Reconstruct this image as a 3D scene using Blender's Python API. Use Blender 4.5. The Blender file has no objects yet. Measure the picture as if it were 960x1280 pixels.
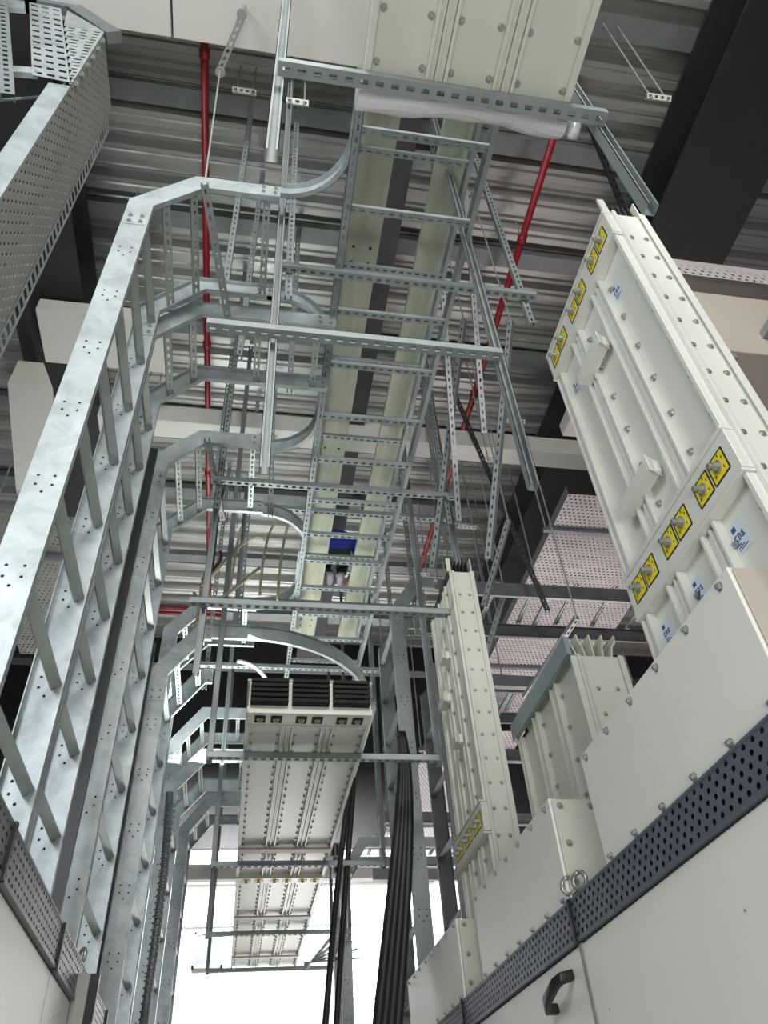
import bpy, bmesh, math, random
from mathutils import Vector, Matrix
random.seed(7)
SC = bpy.context.scene
COL = SC.collection
V = Vector

# ---------------------------------------------------------------- camera
cam_d = bpy.data.cameras.new('camera'); cam = bpy.data.objects.new('camera', cam_d); COL.objects.link(cam)
cam_d.sensor_fit = 'VERTICAL'; cam_d.sensor_height = 24.0; cam_d.lens = 24.0 * 950.3 / 1280.0
cam_d.clip_start = 0.02; cam_d.clip_end = 200
r0 = V((0.98538383, -0.15967437, -0.05935326)); r1 = V((0.0659034, 0.67862202, -0.73152504)); r2 = V((0.15708423, 0.71692137, 0.67922625))
mw = Matrix((( r0.x, -r1.x, -r2.x, 0), (r0.y, -r1.y, -r2.y, 0), (r0.z, -r1.z, -r2.z, 0), (0, 0, 0, 1)))
mw.translation = V((0, 0, 1.55)); cam.matrix_world = mw
SC.camera = cam
SC.view_settings.view_transform = 'Standard'; SC.view_settings.look = 'None'
SC.view_settings.gamma = 1.0; SC.view_settings.exposure = 0.0; SC.view_settings.use_curve_mapping = False

# ---------------------------------------------------------------- world and lamps
w = bpy.data.worlds.new('hall_light'); SC.world = w; w.use_nodes = True
bg = w.node_tree.nodes['Background']; bg.inputs[0].default_value = (0.80, 0.90, 1.0, 1); bg.inputs[1].default_value = 0.22

def area(name, loc, target, size, energy, color=(1, 1, 1), sy=None):
    l = bpy.data.lights.new(name, 'AREA'); l.energy = energy; l.color = color
    l.shape = 'RECTANGLE'; l.size = size; l.size_y = sy or size
    o = bpy.data.objects.new(name, l); COL.objects.link(o); o.location = loc
    o.rotation_euler = (V(target) - V(loc)).to_track_quat('-Z', 'Y').to_euler()
    return o
area('hall_fill', (0.4, -2.6, 6.6), (0.2, 3.0, 2.6), 2.6, 330, (1.0, 0.99, 0.95), 1.6)  # unseen area light behind the camera, standing in for overhead lamps
area('hall_fill', (-2.6, -1.4, 4.6), (0.6, 3.5, 5.0), 1.6, 110, (0.92, 0.97, 1.0), 1.6)  # unseen side light added on the left, well below the ceiling
area('hall_fill', (-0.25, 6.6, 4.6), (0.3, 4.6, 9.5), 0.5, 95, (0.95, 1.0, 0.97), 3.0)  # added fill in mid air, aimed upward to brighten the roof deck
area('low_fill', (-0.1, -1.7, 1.0), (0.6, 1.2, 4.8), 1.6, 85, (1.0, 0.98, 0.94), 1.2)  # added low fill behind the camera, brightens busway undersides and deck
area('far_hall_lamp', (0.3, 12.5, 6.4), (0.3, 16.0, 2.6), 3.0, 620, (1, 1, 1), 1.5)
area('far_hall_lamp', (4.4, 8.0, 2.6), (3.2, 6.6, 9.0), 1.8, 160, (1.0, 0.88, 0.90), 2.6)
area('far_hall_lamp', (0.9, 11.9, 2.2), (0.4, 8.0, 5.0), 1.4, 38, (1, 1, 1), 2.0)  # unseen low light added beyond the busway, aimed back up at its underside

# ---------------------------------------------------------------- materials
def mat(name, col, rough=0.5, metal=0.0, var=0.0, scale=6.0, bump=0.0, bscale=60.0, col2=None, stretch=(1, 1, 1), spec=0.5):
    m = bpy.data.materials.new(name); m.use_nodes = True
    nt = m.node_tree; b = nt.nodes['Principled BSDF']
    b.inputs['Roughness'].default_value = rough; b.inputs['Metallic'].default_value = metal
    b.inputs['Base Color'].default_value = (*col, 1); b.inputs['Specular IOR Level'].default_value = spec
    if var or bump:
        tc = nt.nodes.new('ShaderNodeTexCoord'); mp = nt.nodes.new('ShaderNodeMapping'); mp.inputs['Scale'].default_value = stretch
        nt.links.new(tc.outputs['Object'], mp.inputs['Vector'])
    if var:
        n = nt.nodes.new('ShaderNodeTexNoise'); n.inputs['Scale'].default_value = scale; n.inputs['Detail'].default_value = 6
        n.inputs['Roughness'].default_value = 0.65; n.inputs['Distortion'].default_value = 0.6
        nt.links.new(mp.outputs['Vector'], n.inputs['Vector'])
        cr = nt.nodes.new('ShaderNodeValToRGB')
        c2 = col2 or tuple(c * (1 - var) for c in col)
        cr.color_ramp.elements[0].position = 0.36; cr.color_ramp.elements[0].color = (*c2, 1)
        cr.color_ramp.elements[1].position = 0.62; cr.color_ramp.elements[1].color = (*col, 1)
        nt.links.new(n.outputs['Fac'], cr.inputs['Fac']); nt.links.new(cr.outputs['Color'], b.inputs['Base Color'])
    if bump:
        n2 = nt.nodes.new('ShaderNodeTexNoise'); n2.inputs['Scale'].default_value = bscale; n2.inputs['Detail'].default_value = 3
        nt.links.new(mp.outputs['Vector'], n2.inputs['Vector'])
        bp = nt.nodes.new('ShaderNodeBump'); bp.inputs['Strength'].default_value = bump; bp.inputs['Distance'].default_value = 0.004
        nt.links.new(n2.outputs['Fac'], bp.inputs['Height']); nt.links.new(bp.outputs['Normal'], b.inputs['Normal'])
    return m
M = dict(
    galv=mat('galvanised_steel', (0.44, 0.49, 0.505), 0.42, 0.35, 0.30, 7, 0.15, 40),
    galv2=mat('galvanised_strut', (0.29, 0.325, 0.33), 0.45, 0.35, 0.18, 5, 0.05, 60),
    galvd=mat('dark_steel', (0.22, 0.23, 0.24), 0.45, 0.4, 0.25, 4),  # darker steel; on the right-hand ladder run its tone stands for shade
    rung=mat('rung_steel', (0.38, 0.425, 0.40), 0.40, 0.30, 0.15, 5),
    white=mat('painted_white_steel', (0.79, 0.785, 0.73), 0.36, 0.0, 0.04, 1.2, 0.02, 120),
    cream=mat('cream_steel', (0.56, 0.57, 0.48), 0.42, 0.0, 0.05, 1.5),
    buscr=mat('busway_paint', (0.60, 0.61, 0.53), 0.34, 0.0, 0.03, 2.0),
    buswh=mat('busway_paint_light', (0.70, 0.71, 0.65), 0.34, 0.0, 0.03, 2.0),
    pale=mat('pale_board', (0.40, 0.42, 0.32), 0.55, 0.0, 0.22, 3, 0.0, 60, None, (3, 0.5, 1)),
    black=mat('black_plastic', (0.012, 0.012, 0.014), 0.40),
    hole=mat('dark_hole', (0.01, 0.01, 0.01), 0.8),
    cable=mat('black_cable', (0.015, 0.014, 0.014), 0.5),
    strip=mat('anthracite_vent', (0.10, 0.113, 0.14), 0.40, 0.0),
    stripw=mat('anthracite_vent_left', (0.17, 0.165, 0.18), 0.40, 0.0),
    deck=mat('deck_metal', (0.42, 0.42, 0.40), 0.38, 0.55, 0.22, 1.2, 0.0, 10, None, (0.4, 3, 1)),
    darkb=mat('dark_beam_paint', (0.022, 0.021, 0.023), 0.6, 0.0, 0.3, 2),
    purl=mat('purlin_steel', (0.20, 0.215, 0.215), 0.45, 0.3, 0.25, 2),
    red=mat('red_pipe_paint', (0.24, 0.012, 0.018), 0.35),
    yellow=mat('yellow_sticker', (0.80, 0.66, 0.02), 0.45),
    bolt=mat('bolt_zinc', (0.42, 0.44, 0.42), 0.32, 0.7),
    duct=mat('duct_paint', (0.58, 0.57, 0.53), 0.5, 0.0, 0.04, 1),
    duct2=mat('beige_duct', (0.46, 0.41, 0.35), 0.5, 0.0, 0.05, 1),
    wallw=mat('white_wall', (0.82, 0.83, 0.82), 0.7, 0.0, 0.03, 0.6),
    wallg=mat('dark_wall', (0.06, 0.06, 0.062), 0.8, 0.0, 0.3, 0.8),
    floor=mat('grey_floor', (0.42, 0.43, 0.42), 0.4, 0.0, 0.1, 1),
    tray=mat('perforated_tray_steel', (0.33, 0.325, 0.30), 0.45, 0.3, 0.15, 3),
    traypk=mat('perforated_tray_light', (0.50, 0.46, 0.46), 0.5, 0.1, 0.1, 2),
    label=mat('sticker_white_blue', (0.62, 0.68, 0.76), 0.5),
    ink=mat('sticker_ink', (0.03, 0.06, 0.22), 0.5),
    blue=mat('blue_workwear', (0.01, 0.02, 0.28), 0.8),
    navy=mat('dark_trousers', (0.012, 0.012, 0.016), 0.85),
    skin=mat('skin', (0.42, 0.25, 0.17), 0.6),
    hair=mat('hair', (0.01, 0.008, 0.007), 0.7),
    shoe=mat('white_shoe', (0.30, 0.30, 0.32), 0.6),
    orange=mat('orange_plastic', (0.75, 0.16, 0.03), 0.45),
    rope=mat('hemp_rope', (0.42, 0.38, 0.27), 0.85, 0.0, 0.3, 40),
    bluegrey=mat('blue_grey_trim', (0.26, 0.33, 0.35), 0.45, 0.2),
    grey=mat('grey_plastic', (0.30, 0.30, 0.28), 0.5),
    glow=None,
)
def film_mat():
    m = bpy.data.materials.new('plastic_film'); m.use_nodes = True; nt = m.node_tree; b = nt.nodes['Principled BSDF']
    b.inputs['Base Color'].default_value = (0.66, 0.64, 0.67, 1); b.inputs['Roughness'].default_value = 0.25; b.inputs['Alpha'].default_value = 0.86
    n = nt.nodes.new('ShaderNodeTexNoise'); n.inputs['Scale'].default_value = 9; n.inputs['Detail'].default_value = 4
    bp = nt.nodes.new('ShaderNodeBump'); bp.inputs['Strength'].default_value = 0.5; bp.inputs['Distance'].default_value = 0.02
    tc = nt.nodes.new('ShaderNodeTexCoord'); nt.links.new(tc.outputs['Object'], n.inputs['Vector'])
    nt.links.new(n.outputs['Fac'], bp.inputs['Height']); nt.links.new(bp.outputs['Normal'], b.inputs['Normal'])
    return m
M['film'] = film_mat()
def glow_mat():
    m = bpy.data.materials.new('lit_window'); m.use_nodes = True; b = m.node_tree.nodes['Principled BSDF']
    b.inputs['Base Color'].default_value = (0.9, 0.9, 0.9, 1); b.inputs['Emission Color'].default_value = (1, 1, 1, 1); b.inputs['Emission Strength'].default_value = 2.4
    return m
M['glow'] = glow_mat()

# ---------------------------------------------------------------- mesh builder
class MB:
    def __init__(s): s.v = []; s.f = []; s.m = []
    def quad(s, a, b, c, d, m=0):
        i = len(s.v); s.v += [V(a), V(b), V(c), V(d)]; s.f.append((i, i+1, i+2, i+3)); s.m.append(m)
    def hexa(s, c, m=0):   # 8 corners: bottom 4 then top 4
        i = len(s.v); s.v += [V(p) for p in c]
        for f in ((0,3,2,1),(4,5,6,7),(0,1,5,4),(1,2,6,5),(2,3,7,6),(3,0,4,7)):
            s.f.append(tuple(i+k for k in f)); s.m.append(m)
    def box(s, a, b, m=0):
        x0,x1 = sorted((a[0],b[0])); y0,y1 = sorted((a[1],b[1])); z0,z1 = sorted((a[2],b[2]))
        s.hexa([(x0,y0,z0),(x1,y0,z0),(x1,y1,z0),(x0,y1,z0),(x0,y0,z1),(x1,y0,z1),(x1,y1,z1),(x0,y1,z1)], m)
    def obox(s, o, u, v, w_, m=0):   # origin corner and three edge vectors
        o,u,v,w_ = V(o),V(u),V(v),V(w_)
        s.hexa([o,o+u,o+u+v,o+v,o+w_,o+u+w_,o+u+v+w_,o+v+w_], m)
    def bar(s, p, q, wd, ht, up=(0,0,1), m=0):   # rectangular bar between two points (centred)
        p,q = V(p),V(q); d = (q-p); up = V(up); r = d.cross(up)
        if r.length < 1e-5: r = d.cross(V((1,0,0)))
        r.normalize(); n = r.cross(d).normalized()
        s.obox(p - r*wd/2 - n*ht/2, d, r*wd, n*ht, m)
    def cyl(s, p, q, r, n=10, r2=None, m=0, caps=True):
        p,q = V(p),V(q); d = (q-p).normalized(); a = d.orthogonal().normalized(); b = d.cross(a); r2 = r if r2 is None else r2
        i = len(s.v)
        for k in range(n):
            t = 2*math.pi*k/n; s.v.append(p + (a*math.cos(t)+b*math.sin(t))*r)
        for k in range(n):
            t = 2*math.pi*k/n; s.v.append(q + (a*math.cos(t)+b*math.sin(t))*r2)
        for k in range(n):
            s.f.append((i+k, i+(k+1)%n, i+n+(k+1)%n, i+n+k)); s.m.append(m)
        if caps:
            s.f.append(tuple(i+k for k in range(n))[::-1]); s.m.append(m)
            s.f.append(tuple(i+n+k for k in range(n))); s.m.append(m)
    def tube(s, pts, r, n=8, m=0):
        pts = [V(p) for p in pts]; i0 = len(s.v); a = None
        for k, p in enumerate(pts):
            d = (pts[min(k+1, len(pts)-1)] - pts[max(k-1, 0)]).normalized()
            a = d.orthogonal().normalized() if a is None else (a - d*a.dot(d)).normalized()
            b = d.cross(a); rr = r[k] if isinstance(r, (list, tuple)) else r
            for j in range(n):
                t = 2*math.pi*j/n; s.v.append(p + (a*math.cos(t)+b*math.sin(t))*rr)
        for k in range(len(pts)-1):
            for j in range(n):
                s.f.append((i0+k*n+j, i0+k*n+(j+1)%n, i0+(k+1)*n+(j+1)%n, i0+(k+1)*n+j)); s.m.append(m)
        s.f.append(tuple(i0+j for j in range(n))[::-1]); s.m.append(m)
        s.f.append(tuple(i0+(len(pts)-1)*n+j for j in range(n))); s.m.append(m)
    def sweep(s, path, N, prof, m=0):
        """closed profile [(p,q)]: p along the in-plane normal (mitred), q along N"""
        path = [V(p) for p in path]; N = V(N).normalized(); i0 = len(s.v); k = len(prof)
        for i, p in enumerate(path):
            d0 = (path[i]-path[i-1]).normalized() if i else (path[1]-path[0]).normalized()
            d1 = (path[i+1]-path[i]).normalized() if i < len(path)-1 else d0
            n0 = N.cross(d0); n1 = N.cross(d1); n = (n0+n1).normalized(); n = n / max(0.3, n.dot(n0))
            for a, b in prof: s.v.append(p + n*a + N*b)
        for i in range(len(path)-1):
            for j in range(k):
                s.f.append((i0+i*k+j, i0+i*k+(j+1)%k, i0+(i+1)*k+(j+1)%k, i0+(i+1)*k+j)); s.m.append(m)
        s.f.append(tuple(i0+j for j in range(k))[::-1]); s.m.append(m)
        s.f.append(tuple(i0+(len(path)-1)*k+j for j in range(k))); s.m.append(m)
    def perf(s, o, u, v, nu, nv, fu, fv, th=0.002, stagger=True, m=0, rnd=False):
        """sheet o + u x v with nu x nv real slots; fu, fv = open share of a cell"""
        o,u,v = V(o),V(u),V(v); du = u/nu; dv = v/nv; n = u.cross(v).normalized()*th
        def q(a, b, c, d):
            P = lambda t: o + du*t[0] + dv*t[1]
            s.quad(P(a), P(b), P(c), P(d), m)
        for j in range(nv):
            off = 0.5 if (stagger and j % 2) else 0.0
            cells = []
            if off: cells = [(-0.0, 0.5, False)] + [(i+0.5, i+1.5, True) for i in range(nu-1)] + [(nu-0.5, nu, False)]
            else: cells = [(i, i+1, True) for i in range(nu)]
            for a, b, h in cells:
                if not h: q((a,j),(b,j),(b,j+1),(a,j+1)); continue
                g = (1-fu)/2; k = (1-fv)/2; x0,x1,y0,y1 = a+g, b-g, j+k, j+1-k
                if rnd:
                    cx, cy = (x0+x1)/2, (y0+y1)/2; rx, ry = (x1-x0)/2, (y1-y0)/2
                    inn = [(cx+rx*math.cos(math.pi*(t/4+0.125)), cy+ry*math.sin(math.pi*(t/4+0.125))) for t in range(8)]
                    # corners: tr, tl, bl, br
                    TR,TL,BL,BR = (b,j+1),(a,j+1),(a,j),(b,j)
                    q(BR,TR,inn[0],inn[7]); q(TR,TL,inn[2],inn[1]); q(TL,BL,inn[4],inn[3]); q(BL,BR,inn[6],inn[5])
                    for t3, c in ((0,TR),(2,TL),(4,BL),(6,BR)):
                        i = len(s.v); P = lambda t: o + du*t[0] + dv*t[1]
                        s.v += [P(c), P(inn[t3+1]), P(inn[t3])]; s.f.append((i,i+1,i+2)); s.m.append(m)
                else:
                    q((a,j),(b,j),(x1,y0),(x0,y0)); q((b,j),(b,j+1),(x1,y1),(x1,y0))
                    q((b,j+1),(a,j+1),(x0,y1),(x1,y1)); q((a,j+1),(a,j),(x0,y0),(x0,y1))
                # slot walls give the sheet its thickness
                P = lambda t: o + du*t[0] + dv*t[1]
                ring = inn if rnd else [(x0,y0),(x1,y0),(x1,y1),(x0,y1)]
                for t in range(len(ring)):
                    A, B_ = P(ring[t]), P(ring[(t+1) % len(ring)])
                    s.quad(A, B_, B_-n, A-n, m)
    def build(s, name, mats, parent=None, smooth=False, bevel=0.0):
        if not isinstance(mats, (list, tuple)): mats = [mats]
        off = V(parent['_base']) if parent is not None and '_base' in parent else V((0,0,0))
        me = bpy.data.meshes.new(name); 
        if parent is None:
            xs=[p.x for p in s.v]; ys=[p.y for p in s.v]; zs=[p.z for p in s.v]
            off = V(((min(xs)+max(xs))/2, (min(ys)+max(ys))/2, min(zs)))
        me.from_pydata([tuple(p-off) for p in s.v], [], s.f)
        for mt in mats: me.materials.append(M[mt] if isinstance(mt, str) else mt)
        for p, mi in zip(me.polygons, s.m): p.material_index = mi; p.use_smooth = smooth
        me.update()
        o = bpy.data.objects.new(name, me); COL.objects.link(o)
        if parent is None: o.location = off
        else: o.parent = parent
        if parent is not None: o['_base'] = tuple(off)
        else: o['_base'] = tuple(off)
        if bevel:
            md = o.modifiers.new('bevel', 'BEVEL'); md.width = bevel; md.segments = 2; md.limit_method = 'ANGLE'
        return o
def thing(name, loc, label, cat, group=None):
    o = bpy.data.objects.new(name, None); COL.objects.link(o); o.location = loc; o.empty_display_size = 0.1
    o['_base'] = tuple(loc); o['label'] = label; o['category'] = cat
    if group: o['group'] = group
    return o
def tag(o, label, cat, group=None, kind=None):
    o['label'] = label; o['category'] = cat
    if group: o['group'] = group
    if kind: o['kind'] = kind
    return o
def struct(o): o['kind'] = 'structure'; return o

# shared bolt mesh (axis +Z)
def bolt_mesh(r=0.009, h=0.008):
    b = MB(); b.cyl((0,0,0), (0,0,0.002), r*1.45, 10); b.cyl((0,0,0.002), (0,0,0.002+h), r, 6); b.cyl((0,0,0.002+h), (0,0,0.006+h), r*0.55, 8)
    me = bpy.data.meshes.new('bolt'); me.from_pydata([tuple(p) for p in b.v], [], b.f); me.materials.append(M['bolt']); return me
BOLT = bolt_mesh(); BIG = bolt_mesh(0.014, 0.014)
def bolt(parent, pos, nrm, mesh=None, name='bolt'):
    o = bpy.data.objects.new(name, mesh or BOLT); COL.objects.link(o); o.parent = parent
    o.location = V(pos) - V(parent['_base']); o.rotation_euler = V(nrm).to_track_quat('Z', 'Y').to_euler(); return o
def holes5(b, c, u, v, n, r=0.0055, m=1):
    """five drilled holes of a rung joint, slightly proud of the web"""
    c,u,v,n = V(c),V(u),V(v),V(n)
    for a, d in ((-0.026,0.03),(0.026,0.03),(-0.026,-0.012),(0.026,-0.012),(0,-0.045)):
        p = c + u*a + v*d + n*0.0006
        i = len(b.v)
        for k in range(8):
            t = 2*math.pi*k/8; b.v.append(p + (u*math.cos(t)+v*math.sin(t))*r)
        b.f.append(tuple(i+k for k in range(8))); b.m.append(m)

def strut_mb(b, p, q, face, wd=0.041, dp=0.041, pitch=0.05, th=0.0025, sf=(0.56, 0.34), slots=True):
    """slotted C channel from p to q; 'face' = outward direction of its slotted back"""
    p,q = V(p),V(q); d = q-p; L = d.length; e = d/L; f = V(face); f = (f - e*f.dot(e)).normalized(); r = e.cross(f)
    o = p + f*dp/2 - r*wd/2
    if slots: b.perf(o + f*0, r*wd*-0 + e*L, r*wd, max(2, int(L/pitch)), 1, sf[0], sf[1], th, False)
    else: b.obox(o - f*th, e*L, r*wd, f*th)
    for sgn in (-1, 1):
        b.obox(p + r*sgn*(wd/2) - r*(th if sgn > 0 else 0) - f*dp/2, e*L, r*th, f*dp)
        b.obox(p + r*sgn*(wd/2) - f*dp/2 - (r*0.009 if sgn > 0 else V((0,0,0))), e*L, r*0.009, f*th)

# ================================================================ SETTING
b = MB(); b.box((-9, -6, -0.1), (10, 18, 0)); struct(b.build('floor', 'floor'))
# corrugated roof deck, ribs along X
b = MB(); y = -4.0; P = 0.30; Z0 = 8.45
prof = []
while y < 10.6:
    prof += [(y, Z0), (y+0.035, Z0), (y+0.05, Z0+0.012), (y+0.065, Z0), (y+0.12, Z0), (y+0.15, Z0+0.07), (y+0.20, Z0+0.07), (y+0.215, Z0+0.058), (y+0.23, Z0+0.07), (y+0.27, Z0+0.07)]
    y += P
for (a, za), (c, zc) in zip(prof[:-1], prof[1:]):
    b.quad((-6, a, za), (8, a, za), (8, c, zc), (-6, c, zc))
b.box((-6, -4, Z0+0.1), (8, 10.6, Z0+0.16))
struct(b.build('ceiling', 'deck'))
b = MB(); b.box((-6, 14.5, 0), (8, 14.7, 6.6)); struct(b.build('wall_back', 'wallw'))
b = MB(); b.box((-6, 14.4, 6.6), (8, 14.7, 11.4)); struct(b.build('wall_back_upper', 'wallg'))
b = MB(); b.box((-6, 10.7, 10.6), (8, 14.7, 10.7)); struct(b.build('ceiling_far', 'wallg'))
b = MB(); b.box((-6.1, -4, 0), (-6, 14.7, 11)); struct(b.build('wall_left', 'wallg'))
b = MB(); b.box((8, -4, 0), (8.1, 14.7, 11)); struct(b.build('wall_right', 'wallg'))
b = MB(); b.box((-6, 10.5, 8.0), (8, 10.7, 10.7)); struct(b.build('trim_1', 'darkb'))

# purlins under the deck
for k, y in enumerate((1.35, 2.35, 3.4, 4.55, 5.75, 7.0, 8.3, 9.6)):
    b = MB(); b.box((-5.9, y, 8.36), (7.9, y+0.16, 8.372)); b.box((-5.9, y, 8.372), (7.9, y+0.006, 8.445)); b.box((-5.9, y+0.154, 8.372), (7.9, y+0.16, 8.445))
    o = b.build('ceiling_purlin', 'purl')
    tag(o, ('grey purlin under the roof deck, topmost in the photo, just behind the top crossbar', 'grey purlin under the roof deck level with the first ladder bend', 'grey purlin crossing the deck behind the second hanger crossbar', 'grey purlin under the deck above the third ladder bend',
       'grey purlin under the deck just beyond the long beige box beam', 'grey purlin under the deck beside the crouching person', 'grey purlin under the deck, last but one before its far edge', 'grey purlin at the far edge of the roof deck by the dark opening')[k], 'roof beam', 'purlins under the roof deck')

def ibeam(name, x0, x1, y0, y1, z0, z1, m, label):
    b = MB(); t = 0.03; xm = (x0+x1)/2
    b.box((x0,y0,z0), (x1,y1,z0+t)); b.box((x0,y0,z1-t), (x1,y1,z1)); b.box((xm-0.02,y0,z0+t), (xm+0.02,y1,z1-t))
    return tag(b.build(name, m), label, 'steel beam')
ibeam('roof_girder', 3.18, 4.0, -3.5, 10.4, 7.75, 8.33, 'darkb', 'wide black roof girder running away above the upper right')
ibeam('roof_girder', -2.35, -1.72, -3.5, 8.0, 7.75, 8.33, 'darkb', 'black roof girder on the left behind the perforated cable tray')
ibeam('roof_girder', 0.62, 0.98, -1.5, 9.6, 7.6, 7.95, 'wallg', 'narrow dark beam seen beside the pale boards above the central ladder')
# box beams and ducts up high
b = MB(); b.box((-1.65, 5.1, 7.42), (4.3, 5.32, 7.66)); tag(b.build('box_beam', 'duct', bevel=0.008), 'long beige box beam crossing the hall under the roof deck', 'beam')
# stepped duct at left
t_ = thing('air_duct', (-2.1, 4.6, 5.6), 'beige square duct hanging behind the left perforated tray, stepping down to the right', 'duct')
b = MB(); b.box((-2.08, 4.05, 7.55), (-0.95, 4.62, 7.72)); b.build('horizontal_duct', 'duct', t_, bevel=0.006)
b = MB(); b.hexa([(-2.32,4.62,7.2),(-1.94,4.62,7.2),(-1.94,5.0,7.2),(-2.32,5.0,7.2),(-2.32,4.63,7.55),(-2.10,4.63,7.55),(-2.10,5.0,7.55),(-2.32,5.0,7.55)]); b.build('transition_piece', 'cream', t_)
b = MB(); b.hexa([(-1.92,4.62,5.9),(-1.62,4.62,5.9),(-1.62,5.0,5.9),(-1.92,5.0,5.9),(-2.32,4.62,7.2),(-1.94,4.62,7.2),(-1.94,5.0,7.2),(-2.32,5.0,7.2)]); b.build('sloping_duct', 'duct', t_)
# white ceiling ducts at the top of the view
t_ = thing('ceiling_duct', (-0.6, 1.2, 7.7), 'broad white rectangular duct with one seam at the top left under the roof', 'duct')
b = MB(); b.box((-2.3, 0.1, 7.75), (-0.86, 1.82, 8.2)); b.build('duct_section', 'duct', t_, bevel=0.006)
b = MB(); b.box((-0.845, 0.1, 7.75), (0.5, 1.82, 8.2)); b.build('duct_section', 'duct', t_, bevel=0.006)

# ================================================================ CABINETS
def eyebolt(parent, x, y, z, ax=(0, 1, 0)):
    b = MB(); R = 0.028; c = V((x, y, z+0.055)); ax = V(ax).normalized(); u = V((0,0,1)); v = ax.cross(u)
    pts = [c + (u*math.cos(t)+v*math.sin(t))*R for t in [2*math.pi*k/18 for k in range(19)]]
    b.tube(pts, 0.008, 8); b.cyl((x,y,z), (x,y,z+0.030), 0.010, 10); b.cyl((x,y,z), (x,y,z+0.006), 0.018, 12)
    return b.build('lifting_eye', 'bolt', parent, True)
XR = 1.16; XL = -0.572
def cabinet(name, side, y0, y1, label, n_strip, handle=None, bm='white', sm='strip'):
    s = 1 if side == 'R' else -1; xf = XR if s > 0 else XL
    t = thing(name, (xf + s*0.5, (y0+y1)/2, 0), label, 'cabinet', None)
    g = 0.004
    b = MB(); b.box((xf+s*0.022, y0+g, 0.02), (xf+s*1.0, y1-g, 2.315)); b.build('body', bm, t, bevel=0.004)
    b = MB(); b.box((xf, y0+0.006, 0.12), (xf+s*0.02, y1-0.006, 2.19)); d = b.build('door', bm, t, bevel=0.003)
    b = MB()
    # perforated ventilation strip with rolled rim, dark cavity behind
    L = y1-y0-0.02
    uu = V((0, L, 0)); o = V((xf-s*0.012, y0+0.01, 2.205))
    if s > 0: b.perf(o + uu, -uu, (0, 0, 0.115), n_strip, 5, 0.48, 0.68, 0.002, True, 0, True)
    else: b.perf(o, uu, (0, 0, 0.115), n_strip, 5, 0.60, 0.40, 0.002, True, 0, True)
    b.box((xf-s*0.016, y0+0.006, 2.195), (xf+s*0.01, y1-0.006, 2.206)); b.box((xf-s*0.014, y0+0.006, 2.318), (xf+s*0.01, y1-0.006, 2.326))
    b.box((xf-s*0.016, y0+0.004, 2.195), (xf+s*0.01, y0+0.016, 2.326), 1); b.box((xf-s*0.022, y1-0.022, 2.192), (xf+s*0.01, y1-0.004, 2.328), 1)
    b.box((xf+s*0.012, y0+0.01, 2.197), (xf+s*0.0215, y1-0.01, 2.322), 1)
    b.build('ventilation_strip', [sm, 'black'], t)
    return t, d
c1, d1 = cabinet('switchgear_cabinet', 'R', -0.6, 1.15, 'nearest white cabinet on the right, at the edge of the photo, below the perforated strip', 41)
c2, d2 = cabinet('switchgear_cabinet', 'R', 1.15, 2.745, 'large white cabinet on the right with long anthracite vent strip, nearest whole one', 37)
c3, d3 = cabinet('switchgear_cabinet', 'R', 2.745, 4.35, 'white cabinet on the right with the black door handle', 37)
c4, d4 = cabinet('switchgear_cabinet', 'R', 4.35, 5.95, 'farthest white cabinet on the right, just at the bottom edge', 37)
# grey seam profile between the two doors and black handle
b = MB(); b.box((XR-0.006, 2.72, 0.12), (XR+0.0, 2.745, 2.19)); b.build('door_edge_profile', 'grey', c2)
for yy, zz in ((1.75, 2.02), (2.62, 1.98)): bolt(d2, (XR-0.001, yy, zz), (-1, 0, 0)).scale = (0.35, 0.35, 0.2)
b = MB(); b.sweep([(XR, 2.86, 2.125), (XR-0.045, 2.86, 2.115), (XR-0.06, 2.885, 2.105), (XR-0.06, 3.0, 2.075), (XR-0.04, 3.06, 2.06), (XR, 3.06, 2.06)], (0, 0.25, 1), [(-0.013,-0.016),(0.013,-0.016),(0.013,0.016),(-0.013,0.016)])
h = b.build('door_handle', 'black', d3, True, bevel=0.005)
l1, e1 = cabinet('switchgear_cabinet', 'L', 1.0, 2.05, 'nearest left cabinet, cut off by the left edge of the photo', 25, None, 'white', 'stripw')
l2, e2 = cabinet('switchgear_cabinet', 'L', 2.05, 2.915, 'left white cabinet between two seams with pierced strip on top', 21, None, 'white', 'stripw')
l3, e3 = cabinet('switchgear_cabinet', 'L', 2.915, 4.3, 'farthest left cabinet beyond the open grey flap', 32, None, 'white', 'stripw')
eyebolt(l3, XL-0.02, 3.56, 2.326, (1, 0.6, 0))
bolt(e3, (XL+0.001, 3.1, 2.1), (1, 0, 0)).scale = (0.35, 0.35, 0.2)
t_ = thing('open_flap', (XL+0.03, 3.42, 1.9), 'narrow grey upright flap with a black edge at the lower left, below a ring', 'cabinet door')
b = MB(); b.box((XL+0.002, 3.36, 1.6), (XL+0.055, 3.385, 2.28)); b.build('flap_panel', 'grey', t_, bevel=0.003)
b = MB(); b.box((XL+0.02, 3.386, 1.6), (XL+0.085, 3.42, 2.285)); b.build('black_edge', 'black', t_, bevel=0.003)
eyebolt(c3, XR+0.01, 2.755, 2.326, (1, 1.0, 0)); eyebolt(c2, XR+0.03, 2.70, 2.326, (1, 0.6, 0)); eyebolt(c4, XR+0.045, 4.42, 2.326, (1, 0.8, 0))

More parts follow.
